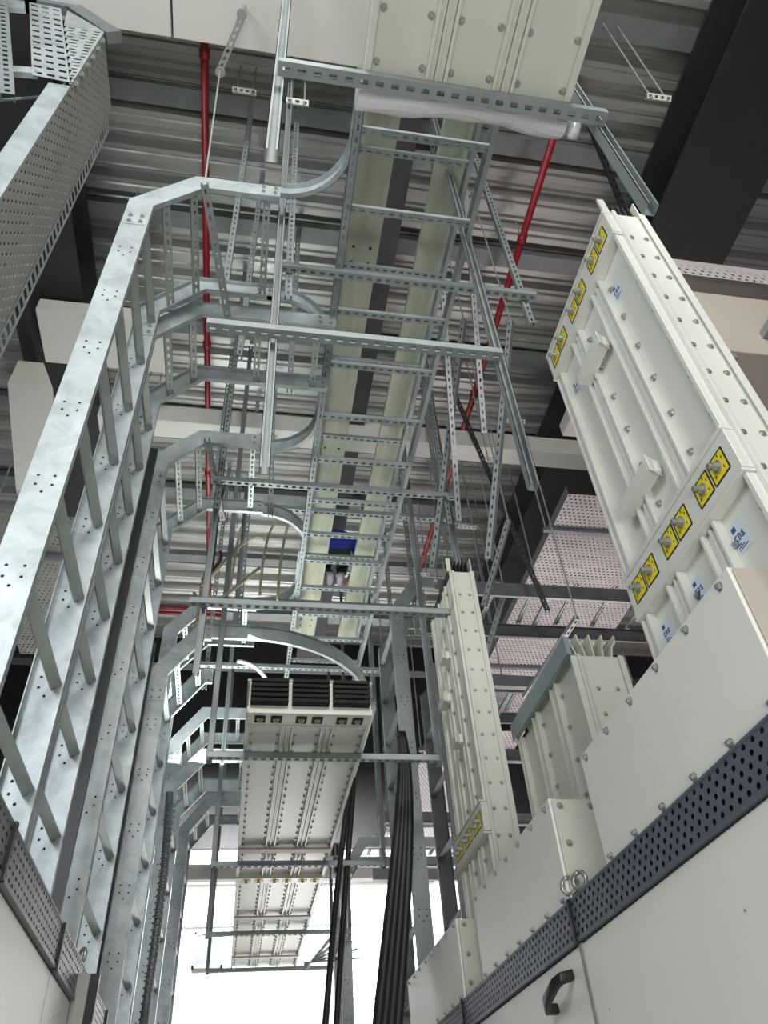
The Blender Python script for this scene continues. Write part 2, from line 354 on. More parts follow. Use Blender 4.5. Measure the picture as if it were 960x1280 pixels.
# covers on the cabinet tops
def cover(y0, y1, label, cream_end=True, depth=0.2, ztop=2.70, endname='end_panel', bolts=True):
    t = thing('top_cover', (XR+depth/2, (y0+y1)/2, 2.327), label, 'cover panel')
    b = MB(); b.box((XR, y0, 2.327), (XR+0.012, y1, ztop)); b.box((XR+0.012, y0, ztop-0.012), (XR+0.03, y1, ztop)); b.build('front_panel', 'white', t, bevel=0.003)
    b = MB(); b.box((XR+0.013, y0-0.004, 2.327), (XR+depth, y0+0.01, ztop-0.004)); e = b.build(endname, 'cream' if cream_end else 'duct2', t, bevel=0.002)
    if cream_end:
        for xx, zz in ((0.04, 2.67), (0.165, 2.67), (0.045, 2.53), (0.04, 2.4), (0.165, 2.4)): bolt(e, (XR+xx, y0-0.004, zz), (0, -1, 0))
    n = max(3, int((y1-y0)/0.17))
    for k in range(n):
        yy = y0 + 0.05 + (y1-y0-0.1)*k/(n-1)
        bolt(t, (XR, yy, ztop-0.025), (-1, 0, 0)); bolt(t, (XR, yy, 2.345), (-1, 0, 0))
    return t
cover(1.33, 2.40, 'large blank white top cover in front of the tall busway, nearest on the right', False, 0.30)
cover(2.76, 3.95, 'middle white top cover on the right with a cream end panel and lifting eyes')
cover(4.33, 5.75, 'farthest white top cover on the right, standing before the ladder uprights')

# ================================================================ BUSWAYS
def sticker(b, c, u, v, n, s, kind='y'):
    """small plate with printed marks: b mats 0 ground, 1 ink"""
    c,u,v,n = V(c),V(u),V(v),V(n)
    if kind == 'y':
        b.obox(c-u*s/2-v*s/2, u*s, v*s, n*0.0015, 0)
        k = s*0.06
        for a in (-1, 1):
            b.obox(c+u*(a*s/2-k/2)-v*s/2, u*k, v*s, n*0.002, 1); b.obox(c-u*s/2+v*(a*s/2-k/2), u*s, v*k, n*0.002, 1)
        for a, d in ((-0.3,0.28),(0.28,0.32),(-0.28,-0.3),(0.32,-0.2),(0.12,-0.36)):
            b.obox(c+u*a*s+v*d*s, u*s*0.12, v*s*0.05, n*0.002, 1)
def letters(b, c, u, v, n, hgt, text, m=1):
    F = {'C':['111','100','100','100','111'],'D':['110','101','101','101','110'],'1':['010','110','010','010','111'],'M':['101','111','101','101','101'],'.':['000','000','000','000','010'],'0':['111','101','101','101','111'],'-':['000','000','111','000','000'],' ':['000']*5,'2':['111','001','111','100','111'],'L':['100','100','100','100','111']}
    c,u,v,n = V(c),V(u),V(v),V(n); px = hgt/5; x = -len(text)*2*px
    for ch in text:
        for r, row in enumerate(F[ch]):
            for k, bit in enumerate(row):
                if bit == '1': b.obox(c+u*(x+k*px)+v*(hgt/2-(r+1)*px), u*px*1.02, v*px*1.02, n*0.0012, m)
        x += 4*px
def idlabel(parent, c, u, v, n, s=0.06):
    b = MB(); c,u,v,n = V(c),V(u),V(v),V(n)
    b.obox(c-u*s*0.5-v*s*0.75, u*s, v*s*1.5, n*0.001, 0)
    b.obox(c-u*s*0.38+v*s*0.34, u*s*0.3, v*s*0.26, n*0.0016, 1)
    letters(b, c+n*0.0006-u*s*0.0+v*0.0, u, v, n, s*0.34, 'CD1')
    for k in range(3): b.obox(c-u*s*0.4-v*s*(0.36+0.12*k), u*s*(0.3+0.2*k), v*s*0.05, n*0.0016, 1)
    return b.build('id_sticker', ['label', 'ink'], parent)

def busway(name, label, u0, u1, v0, v1, w0, D, axis, joints, m='buswh', fins=(1,), labels=(), crossbars=(), topface=True, tagsize=0.052, fin_mat='hole', mirror=False, boltstep=0.16, rd=0.0):
    """axis 'Z': vertical, u=Z, v=Y, front faces -X at x=w0 ; axis 'Y': horizontal, u=Y, v=X, front faces -Z at z=w0"""
    if axis == 'Z': Pf = lambda u, v, w_: V((w0+w_, v, u)); U, Vv, N = V((0,0,1)), V((0,1,0)), V((-1,0,0))
    else: Pf = lambda u, v, w_: V((v, u, w0+w_)); U, Vv, N = V((0,1,0)), V((1,0,0)), V((0,0,-1))
    t = thing(name, Pf(u0, (v0+v1)/2, D/2) if axis == 'Z' else Pf((u0+u1)/2, (v0+v1)/2, 0), label, 'busway')
    W = v1-v0
    def bx(b, a, c, mi=0): b.box(Pf(*a), Pf(*c), mi)
    b = MB(); bx(b, (u0, v0, 0.03), (u1, v1, D-0.012)); b.build('casing', m, t, bevel=0.003)
    b = MB(); bx(b, (u0, v0-0.012, D-0.012), (u1, v1+0.012, D)); b.build('back_flange', m, t)
    # side flanges and interior double ribs on the front
    js = sorted(joints)
    for k in range(4):
        vc = v0 + W*k/3
        if axis == 'Z' and k == 0: cuts = [(vc, vc+0.016)]
        elif axis == 'Z' and k == 3: cuts = [(vc-0.05, vc-0.034), (vc-0.012, vc)]
        elif k in (0, 3): cuts = [(vc-0.012, vc+0.012)] if k == 0 else [(vc-0.012, vc+0.012)]
        else: cuts = [(vc-0.04, vc-0.028), (vc-0.006, vc+0.006), (vc+0.028, vc+0.04)]
        b = MB()
        for a, c in cuts:
            segs = []; cur = u0
            for j in js: segs.append((cur, j-0.09)); cur = j+0.09
            segs.append((cur, u1))
            for p, q in segs:
                if q-p > 0.05: bx(b, (p, a, rd if len(cuts) < 3 or a != cuts[1][0] else rd+0.008), (q, c, 0.03))
        if k in (1, 2):
            for p, q in segs:
                if q-p > 0.05: bx(b, (p+0.002, vc-0.027, 0.020), (q-0.002, vc-0.007, 0.0295)); bx(b, (p+0.002, vc+0.007, 0.020), (q-0.002, vc+0.027, 0.0295))
        b.build('rib', m, t, bevel=0.0015)
        bc = 0
        for p, q in segs:
            n = int((q-p)/boltstep)
            for i in range(n):
                uu = p + (i+0.5)*(q-p)/n
                if k in (1, 2):
                    bolt(t, Pf(uu, vc-0.054, 0.03), N); bolt(t, Pf(uu, vc+0.054, 0.03), N)
                else: bolt(t, Pf(uu, vc+(0.03 if k == 0 else -0.022), 0.03), N)
    # joints with yellow stickers and through bolts
    for j in js:
        b = MB(); bx(b, (j-0.075, v0-0.006, -0.006), (j+0.075, v1+0.006, 0.03)); bx(b, (j-0.088, v0-0.006, -0.012), (j-0.078, v1+0.006, 0.03)); bx(b, (j+0.078, v0-0.006, -0.012), (j+0.088, v1+0.006, 0.03))
        jj = b.build('joint_cover', m, t, bevel=0.002)
        for k in range(6):
            vc = v0 + W*((k//2)+0.5)/3 + (-0.5+(k%2))*W*0.13
            b = MB()
            if axis == 'Z' or mirror: sticker(b, Pf(j, vc, -0.006), U, Vv, N, tagsize*1.5 if axis == 'Z' else 0.06); st = b.build('warning_sticker', ['yellow', 'black'], jj)
            else:
                b.obox(Pf(j, vc, -0.006)-U*0.045-Vv*0.034, U*0.09, Vv*0.068, N*0.002); st = b.build('black_washer_plate', ['hole'], jj)
            b = MB(); c = Pf(j, vc, -0.007); b.cyl(c, c+N*0.006, 0.019, 14); b.cyl(c+N*0.006, c+N*0.022, 0.013, 6); b.cyl(c+N*0.022, c+N*0.034, 0.008, 10); b.build('joint_bolt', 'bolt', jj)
    # black conductor fins at open ends
    for e in fins:
        ue, d = (u1, 1) if e else (u0, -1)
        b = MB()
        for k in range(3):
            vv0 = v0 + W*k/3 + 0.012; vv1 = v0 + W*(k+1)/3 - 0.012
            for i in range(5):
                ww = 0.03 + (D-0.05)*(i+0.3)/5
                bx(b, (ue, vv0, ww), (ue+d*(0.10 if axis == 'Z' else 0.06), vv1, ww+(0.008 if axis == 'Z' else 0.02)), 0)
        b.build('conductor_bars', fin_mat, t)
        b = MB(); bx(b, (ue, v0-0.004, 0.0), (ue+d*(0.11 if axis == 'Z' else 0.01), v0+0.006, 0.028)); bx(b, (ue-0.0, v0, D-0.012), (ue+d*(0.12 if axis == 'Z' else 0.01), v1, D-0.006)); b.build('end_flange', m, t)
    for (uu, vv, s) in labels: idlabel(t, Pf(uu, vv, 0.029), -Vv, U, N, s)
    for (uu, va, vb) in crossbars:
        b = MB(); 
        p, q = Pf(uu, va, -0.012), Pf(uu, vb, -0.012)
        b.bar(p, q, 0.05, 0.05, N); b.bar(p-N*0.002, p+(q-p)*0.02, 0.07, 0.06, N)
        b.build('cross_bracket', m, t, bevel=0.006)
    # bolts on the narrow near side
    if axis == 'Z':
        n = int((u1-u0)/0.14)
        for i in range(n):
            uu = u0+0.07+i*(u1-u0-0.12)/n
            for ww in (D*0.36, D*0.72): bolt(t, Pf(uu, v0, ww), (0, -1, 0)).scale = (0.9, 0.9, 0.55)
        b = MB(); bx(b, (u0, v0-0.014, 0.03), (u1, v0-0.0005, 0.044)); bx(b, (u0, v0-0.014, D-0.03), (u1, v0-0.0125, D-0.012)); b.build('edge_flange', m, t)
    return t
R1 = busway('vertical_busway', 'tall cream busway on the right rising past two rows of yellow stickers', 2.33, 4.40, 1.21, 1.90, 1.245, 0.17, 'Z', (3.02, 4.31), 'buswh', (1,), [(4.08, 1.36, 0.055), (4.08, 1.60, 0.05), (4.08, 1.82, 0.045), (2.84, 1.36, 0.062), (2.84, 1.60, 0.055), (2.84, 1.82, 0.05)], [(3.95, 1.50, 1.70), (3.28, 1.52, 1.74)])
R2 = busway('vertical_busway', 'second cream busway rising in mid distance behind the long hanging strut', 2.33, 4.70, 3.86, 4.47, 1.245, 0.18, 'Z', (3.06,), 'buscr', (1,), [], [(4.2, 4.1, 4.2), (3.95, 4.2, 4.34), (3.6, 4.06, 4.16)], boltstep=0.15, rd=0.014)
R3 = busway('vertical_busway', 'short open-ended busway with splayed grey conductor fins between the two tall ones', 2.33, 3.50, 2.98, 3.88, 1.52, 0.27, 'Z', (), 'buscr', (), [], [])
b = MB()
for i in range(5):
    x = 1.56+0.045*i; ph = 0.02*(i-2)
    b.sweep([(x+0.02*(2-i)*0, 2.99, 3.50), (x+ph*0.4, 2.99, 3.56), (x+ph*1.0, 2.99, 3.59), (x+ph*1.1, 2.99, 3.63)], (0, 1, 0), [(-0.004,0),(0.004,0),(0.004,0.78),(-0.004,0.78)])
b.build('conductor_fins', 'cream', R3)
b = MB(); b.box((1.50, 2.97, 3.50), (1.525, 3.90, 3.60)); b.build('blue_edge_trim', 'bluegrey', R3)
B1 = busway('horizontal_busway', 'broad overhead busway at the top centre with its end wrapped in film', -1.6, 0.945, 0.265, 1.02, 4.56, 0.2, 'Y', (0.02,), 'buscr', (), [], [])
B2 = busway('horizontal_busway', 'long suspended triple busway in the centre below, black fins at its near end', 4.26, 10.6, -0.01, 0.75, 3.85, 0.22, 'Y', (4.345,), 'buscr', (0,), [], [], boltstep=0.12)
# mid joint of B2 with yellow tags
jj = MB(); jj.box((-0.02, 7.27, 3.835), (0.76, 7.41, 3.88)); j2 = jj.build('joint_cover', 'buscr', B2)
for k in range(6):
    vc = 0.757*((k//2)+0.5)/3 + (-0.5+(k%2))*0.11
    b = MB(); sticker(b, (vc, 7.34, 3.834), (1,0,0), (0,1,0), (0,0,-1), 0.075); b.build('warning_sticker', ['yellow', 'black'], j2)
    b = MB(); b.cyl((vc, 7.34, 3.834), (vc, 7.34, 3.81), 0.014, 8); b.build('joint_bolt', 'bolt', j2)
for yy in (6.55, 8.45, 10.0):
    b = MB(); b.box((-0.012, yy, 3.835), (0.752, yy+0.09, 3.85)); b.build('cross_plate', 'duct2', B2)

# plastic wrap at the end of the top busway
b = MB(); nx, ny = 40, 12
rows = []
for j in range(ny+1):
    a = math.pi*1.1*j/ny
    yy = 0.950 + 0.095*math.sin(a); zc = 4.665 - 0.115*math.cos(a)
    rows.append([V((0.245+0.80*i/nx, yy+0.004*math.sin(i*0.5+j*0.8)+(0.012*math.sin(i*0.16+1.0) if 0 < j < ny else 0), zc+0.003*math.sin(i*0.4+1.3*j))) for i in range(nx+1)])
for j in range(ny):
    for i in range(nx): b.quad(rows[j][i], rows[j][i+1], rows[j+1][i+1], rows[j+1][i])
for x_, sg in ((0.245, 1), (1.045, -1)):
    for j in range(ny): b.quad(rows[j][0 if sg > 0 else nx], rows[j+1][0 if sg > 0 else nx], (x_, 0.95, 4.67), (x_, 0.95, 4.67))
tag(b.build('plastic_wrap', 'film', None, True), 'crumpled whitish film wrapped round the end of the overhead busway', 'wrapping')
b = MB()
b.tube([(1.05, 0.97, 4.66), (1.075, 0.98, 4.62), (1.09, 0.985, 4.60), (1.085, 1.0, 4.565), (1.06, 1.0, 4.54)], [0.012, 0.024, 0.03, 0.022, 0.006], 10)
tag(b.build('film_scrap', 'film', None, True), 'loose twist of pale film hanging at the right end of the top strut', 'wrapping')

# ================================================================ WALL LADDERS (left)
H = 0.125
def c_prof(h, fl, q0, s, t=0.004):
    """profile p in [-h,0], web at q0, flanges toward s"""
    pts = [(0, q0), (0, q0+s*fl), (-t, q0+s*fl), (-t, q0+s*t), (-h+t, q0+s*t), (-h+t, q0+s*fl), (-h, q0+s*fl), (-h, q0)]
    return pts
def rung(parent, p, q, face, slots=True, wd=0.04, dp=0.022, m='rung'):
    b = MB(); strut_mb(b, p, q, face, wd, dp, 0.05, 0.002, (0.5, 0.3), slots); return b.build('rung', m, parent)
def splice(parent, c, u, v, n, s=0.1):
    c,u,v,n = V(c),V(u),V(v),V(n)
    b = MB(); b.obox(c-u*s/2-v*H*0.46, u*s, v*H*0.92, n*0.003); sp = b.build('splice_plate', 'galv', parent)
    for a in (-1, 1):
        for d in (-1, 1): bolt(sp, c+u*a*s*0.25+v*d*H*0.22+n*0.003, n)
def arc(cx, cy, z, R, a0, a1, n=12):
    return [V((cx+R*math.cos(math.radians(a0+(a1-a0)*k/n)), cy+R*math.sin(math.radians(a0+(a1-a0)*k/n)), z)) for k in range(n+1)]
def wall_ladder(label, X, yn, yf, ze, zh, xe, zr=(2.62, 0.385), zb=2.33, hr=0.36, slot_first=3, fl=0.028, bend=0.23, topm='galv', arcs=(None, None), last=None):
    t = thing('ladder_tray', (X-0.06, (yn+yf)/2, zb), label, 'cable ladder')
    path = [(X, 0, zb), (X, 0, ze), (X+bend, 0, zh), (xe, 0, zh)]
    for y, s, an in ((yn, 1, arcs[0]), (yf, -1, arcs[1])):
        b = MB(); pth = [V((p[0], y, p[2])) for p in path]
        # N=+Y: N x d for d=+Z gives +X, so p<0 lies toward the wall
        b.sweep(pth, (0, 1, 0), c_prof(H, fl, 0, s))
        zz = zr[0]
        while zz < ze-0.1:
            holes5(b, (X-H/2, y, zz), (1,0,0), (0,0,1), (0,-1,0)) if s > 0 else holes5(b, (X-H/2, y-0.004, zz), (1,0,0), (0,0,1), (0,-1,0))
            zz += zr[1]
        b.build('side_rail', ['galv', 'hole'], t)
        if s > 0 or True:
            splice(t, (X-H/2, y-(0.0 if s > 0 else 0.004), ze-0.16), (0,0,1), (1,0,0), (0,-1,0), 0.11)
            splice(t, (xe-0.06, y-(0.0 if s > 0 else 0.004), zh+H/2), (1,0,0), (0,0,1), (0,-1,0), 0.13)
        if an:
            b = MB(); b.sweep(an, (0, 0, 1), [(0,0),(0.003,0),(0.003,H),(0,H)])
            b.sweep(an, (0, 0, 1), [(-0.026,0),(0.003,0),(0.003,0.003),(-0.026,0.003)]); b.sweep(an, (0, 0, 1), [(-0.026,H-0.003),(0.003,H-0.003),(0.003,H),(-0.026,H)])
            b.build('curved_rail', 'galv', t)
    zz = zr[0]
    while zz < ze+0.02:
        rung(t, (X-0.035, yn+0.004, zz), (X-0.035, yf-0.004, zz), (0.5, 0, -0.8), False); zz += zr[1]
    # rung on the elbow and on the horizontal run
    d = V((bend, 0, zh-ze)); 
    for k in (0.3, 0.85):
        p = V((X, 0, ze)) + d*k + V((-d.z, 0, d.x)).normalized()*0.03
        rung(t, (p.x, yn+0.004, p.z), (p.x, yf-0.004, p.z), (0.4, 0, -1))
    x = X+bend+0.33
    while x < (last if last is not None else xe-0.03):
        rung(t, (x, yn+0.004, zh+0.03), (x, yf-0.004, zh+0.03), (0, 0, -1)); x += hr
    return t
ZM = 5.66
A_arc0 = [V((-0.02, 1.90, ZM))] + arc(0.0, 1.55, ZM, 0.35, 90, 0) + [V((0.35, 1.25, ZM))]
A_arc1 = [V((-0.06, 2.54, ZM))] + arc(0.0, 2.89, ZM, 0.35, -90, 0) + [V((0.35, 3.08, ZM))]
wall_ladder('tallest galvanised ladder nearest the camera, climbing the left side and bending over the aisle', -0.65, 1.90, 2.54, 5.38, ZM, -0.02, arcs=(A_arc0, A_arc1[:]), zr=(2.62, 0.382))
wall_ladder('galvanised ladder directly behind the tallest one, its elbow slightly lower', -0.66, 2.60, 3.10, 5.26, ZM-0.13, 0.36, zr=(2.68, 0.335))
C_arc0 = [V((-0.0, 3.80, ZM))] + arc(0.0, 3.45, ZM, 0.35, 90, 0) + [V((0.35, 3.12, ZM))]
C_arc1 = [V((-0.0, 4.48, ZM))] + arc(0.0, 4.83, ZM, 0.35, -90, 0) + [V((0.35, 4.98, ZM))]
wall_ladder('third ladder from the front on the left, bright web with bolted splice at its bend', -0.66, 3.74, 4.46, 5.42, ZM, -0.0, zr=(2.7, 0.37), arcs=(C_arc0, C_arc1))
wall_ladder('low-set ladder with a wide plain rail curving over the suspended busway', -0.60, 5.00, 5.66, 4.53, 4.84, -0.32, zr=(2.7, 0.36), arcs=([V((-0.32, 5.00, 4.84))] + arc(0.0, 6.0, 4.84, 1.0, 90, 0)[0:1] and [V((-0.32, 5.0, 4.84)), V((-0.05, 5.0, 4.84))] + arc(-0.05, 6.05, 4.84, 1.05, -90, 0, 16), None))
D_arc0 = [V((0.0, 5.74, ZM))] + arc(0.0, 5.39, ZM, 0.35, 90, 0) + [V((0.35, 5.03, ZM))]
wall_ladder('dark-bodied ladder bending at upper level behind the low-set curving one', -0.66, 5.74, 6.36, 5.38, ZM, -0.0, zr=(2.7, 0.38), arcs=(D_arc0, None))
wall_ladder('second low-set ladder, farther back, bending over beside the busway end', -0.60, 7.00, 7.68, 4.53, 4.80, 0.5, zr=(2.7, 0.38))
wall_ladder('ladder at upper level in the back, above the second low-set ladder', -0.68, 7.78, 8.4, 5.36, ZM, 0.3, zr=(2.7, 0.38))
wall_ladder('farthest narrow ladder upright at the end of the left row', -0.60, 9.3, 9.9, 5.0, 5.3, 0.3, zr=(2.7, 0.38))
# black trunk cable and dark duct between ladders 2 and 3
b = MB(); b.box((-0.80, 3.50, 2.33), (-0.70, 3.53, 5.3)); tag(b.build('dark_riser', 'black'), 'thin black strip rising between the second and third ladders on the left', 'cable duct')
b = MB(); b.tube([(-0.56, 6.2, 2.3), (-0.555, 6.25, 3.0), (-0.56, 6.3, 3.6), (-0.6, 6.3, 4.2)], 0.03, 10); 
for k in range(40): b.tube([V((-0.56, 6.2, 2.3+0.045*k)) + V((0.033*math.cos(t), 0.033*math.sin(t), 0)) for t in [2*math.pi*i/8 for i in range(9)]], 0.004, 4)
tag(b.build('corrugated_hose', 'galvd', None, True), 'ribbed dark hose running down behind the far ladders on the left', 'hose')

b = MB(); b.box((-0.80, 4.70, 2.33), (-0.68, 4.74, 4.6)); tag(b.build('dark_riser', 'black'), 'thin black strip rising beside the low-set curving ladder', 'cable duct')
# ---------------------------------------------------------------- main ladders along the aisle
def run_ladder(label, x0, x1, y0, y1, z, h, ys, m='galv2', face=(0,0,-1), slots=True, railslots=False):
    t = thing('ladder_tray', ((x0+x1)/2, (y0+y1)/2, z), label, 'cable ladder')
    for x, s in ((x0, 1), (x1, -1)):
        b = MB()
        if railslots and s > 0: strut_mb(b, (x, y0, z+0.02), (x, y1, z+0.02), (0,0,-1), 0.045, 0.045, 0.06, 0.0025, (0.45, 0.3))
        else: b.sweep([(x, y0, z), (x, y1, z)], (0, 0, 1), [(0,0),(-s*-0.028*0-s*0.0,0),(0,0)] if False else [(0,0),(-0.028*s,0),(-0.028*s,0.004),(-0.004*s,0.004),(-0.004*s,h-0.004),(-0.028*s,h-0.004),(-0.028*s,h),(0,h)])
        b.build('side_rail', m, t)
    for yy in ys:
        b = MB(); strut_mb(b, (x0+0.004, yy, z+0.025), (x1-0.004, yy, z+0.025), face, 0.042, 0.03, 0.055, 0.002, (0.5, 0.28), slots); b.build('rung', m, t)
    return t
run_ladder('central overhead ladder running away under the two pale boards', 0.35, 1.08, -0.9, 7.6, ZM, 0.10, [-0.3, 0.15, 0.6, 1.05, 1.5, 1.92, 2.32, 2.58, 2.98, 3.42, 3.84, 4.28, 4.68, 5.02, 5.4, 5.8, 6.2, 6.6, 7.0, 7.4], railslots=True)
run_ladder('upper central ladder stacked above the main one, mostly hidden', 0.42, 1.18, -0.6, 7.4, 6.45, 0.10, [0.3, 1.1, 1.9, 2.7, 3.5, 4.3, 5.1, 5.9, 6.7])
run_ladder('low far ladder running beside the suspended busway', 0.78, 1.10, 6.0, 12.5, 4.84, 0.12, [6.3+0.42*k for k in range(14)])
# pale boards
for x0, x1, lab in ((0.45, 0.69, 'left pale board lying lengthwise above the central ladder, with bolt holes'), (0.97, 1.18, 'right pale board lying lengthwise above the central ladder')):
    b = MB(); b.box((x0, -0.5, 6.60), (x1, 7.55, 6.66))
    if x0 < 0.6:
        for yy in (2.62, 4.55, 7.2):
            for a in (0.05, 0.17):
                for d in (0, 0.12):
                    b.cyl((x0+a+0.01, yy+d, 6.5992), (x0+a+0.01, yy+d, 6.602), 0.012, 8, m=1)
    tag(b.build('pale_board', ['pale', 'hole'], None, False), lab, 'board')

# ================================================================ TRAPEZE HANGERS
def trapeze(label, y, z, xa, xb, pa, pb, za, zb, ztop=8.45, m='galv2', slot=True, wd=0.05, faceY=True, extra=()):
    t = thing('trapeze_hanger', ((xa+xb)/2, y, z), label, 'hanger frame')
    b = MB(); strut_mb(b, (xa, y, z-0.022), (xb, y, z-0.022), (0,0,-1), wd, 0.041, 0.055, 0.0025, (0.5, 0.32), slot); b.build('crossbar', m, t)
    for x, zz in ((pa, za), (pb, zb)) + tuple(extra):
        b = MB(); strut_mb(b, (x, y+0.045, zz), (x, y+0.045, ztop), (0,1,0), 0.041, 0.041, 0.06, 0.0025, (0.5, 0.36), False); b.build('post', m, t)
    return t
trapeze('nearest hanger frame, its slotted crossbar right under the film-wrapped busway', 0.91, 4.55, -0.05, 1.17, -0.045, 1.165, 3.88, 3.87, 8.45)
trapeze('second hanger frame with two long posts, crossing the middle of the central ladder', 1.98, 4.52, -0.30, 1.06, -0.005, 1.065, 3.64, 3.66)
trapeze('third hanger frame carrying a pale blue-grey crossbar above the suspended busway', 4.03, 4.50, -0.42, 1.34, -0.33, 1.40, 3.98, 4.04)
b = trapeze('fourth hanger frame, crossbar just below the near end of the suspended busway', 4.82, 3.85, -0.25, 1.30, -0.24, 1.31, 3.80, 3.80)
trapeze('fifth hanger frame, crossbar beneath the middle of the suspended busway', 6.85, 3.84, -0.23, 1.25, -0.22, 1.25, 3.79, 3.79)
trapeze('sixth hanger frame, closed rectangle round the far part of the suspended busway', 8.95, 3.84, -0.29, 1.22, -0.28, 1.22, 3.79, 3.79)
trapeze('last hanger frame at the far end of the suspended busway', 10.5, 3.84, -0.30, 1.20, -0.29, 1.20, 3.79, 3.79)
# upper cross struts carrying the ladders
for y, z, xa, xb, lab in ((2.28, 5.6, 0.0, 1.55, 'slotted crossbar behind the second hanger, carrying the central ladder'), (4.95, 6.2, -0.5, 1.7, 'blue-grey slotted crossbar below the far roof deck'),
                          (3.95, 5.5, -0.38, 1.42, 'long slotted crossbar between the third and fourth bends'), (5.55, 5.62, -0.2, 1.5, 'slotted crossbar near the dark opening behind the rope'),
                          (6.6, 5.6, -0.5, 1.5, 'slotted crossbar close to the dark far opening')):
    t_ = thing('cross_strut', ((xa+xb)/2, y, z), lab, 'strut')
    b = MB(); strut_mb(b, (xa, y, z), (xb, y, z), (0,0,-1), 0.045, 0.041, 0.055, 0.0025, (0.5, 0.32)); b.build('crossbar', 'galv2', t_)
    for x in (xa+0.06, xb-0.06):
        b = MB(); strut_mb(b, (x, y+0.045, z-0.25), (x, y+0.045, 8.45), (0,-1,0), 0.041, 0.03, 0.06, 0.0025, (0.42, 0.28)); b.build('post', 'galv2', t_)
# slotted members near the ladder bends
def slotstrut(p, q, face, label, group=None, m='galv2', wd=0.041, rod=False):
    if rod:
        t = thing('slotted_strut', p, label, 'strut', group); b = MB(); strut_mb(b, p, q, face, wd, 0.041, 0.065, 0.0025, (0.4, 0.28)); b.build('slotted_bar', m, t)
        b = MB(); b.cyl(p, (p[0], p[1], 8.45), 0.007, 8); b.build('threaded_rod', 'rung', t); return t
    b = MB(); strut_mb(b, p, q, face, wd, 0.041, 0.065, 0.0025, (0.4, 0.28)); o = b.build('slotted_strut', m)
    return tag(o, label, 'strut', group)
slotstrut((-0.42, 1.86, 5.62), (-0.28, 2.60, 5.52), (0.1,-0.1,-1), 'slotted strut bridging the bends of the first two ladders')
slotstrut((-0.42, 3.68, 5.62), (-0.30, 4.42, 5.55), (0.1,-0.1,-1), 'slotted strut under the bend of the third ladder')
slotstrut((1.52, 3.3, 6.9), (1.25, 4.2, 5.0), (-0.5,-0.8,0), 'perforated diagonal strut hanging right of the central ladder', rod=True)
slotstrut((1.70, 2.9, 6.3), (1.45, 3.6, 4.6), (-0.6,-0.8,0), 'bright slotted diagonal strut left of the tall right busway', rod=True)
slotstrut((1.25, 2.5, 8.45), (1.40, 3.9, 5.2), (-0.2,-1,0), 'long dark slotted brace crossing behind the second hanger post', None, 'galvd')
slotstrut((1.42, 2.2, 8.45), (1.52, 3.4, 5.6), (-0.2,-1,0), 'second dark slotted brace right of the central ladder', None, 'galvd')
t_ = thing('slotted_brace', (-0.43, 1.75, 7.5), 'short slotted brace with round ends at the top left, a thin rod hanging from it', 'brace')
b = MB(); b.perf((-0.525, 1.90, 7.52), (0.05, 0, 0), (0.14, -0.33, 0.02), 1, 7, 0.4, 0.5, 0.003, False)
b.cyl((-0.50, 1.92, 7.515), (-0.50, 1.92, 7.53), 0.035, 16); b.cyl((-0.36, 1.55, 7.535), (-0.36, 1.55, 7.55), 0.035, 16); b.cyl((-0.36, 1.55, 7.54), (-0.36, 1.55, 7.75), 0.012, 8); b.build('slotted_bar', 'tray', t_)
b = MB(); b.cyl((-0.503, 1.92, 7.53), (-0.43, 1.92, 5.72), 0.006, 8); b.build('threaded_rod', 'rung', t_)
slotstrut((2.35, 1.9, 8.45), (3.4, 3.2, 7.6), (0,-1,-1), 'dark toothed strut across the corner by the black roof girder', None, 'darkb')
slotstrut((-0.02, 4.2, 8.45), (0.06, 4.4, 5.6), (0,-1,0), 'slotted drop strut inside the second bend')
slotstrut((0.16, 3.5, 8.45), (0.13, 3.4, 5.9), (0,-1,0), 'slotted drop strut beside the curve of the third ladder')
slotstrut((-0.2, 3.0, 8.45), (-0.22, 3.05, 5.75), (0,-1,0), 'slotted drop strut behind the long second hanger post')
slotstrut((-0.32, 2.5, 8.45), (-0.34, 2.75, 5.8), (0,-1,0), 'dark drop strut rising above the second ladder bend')
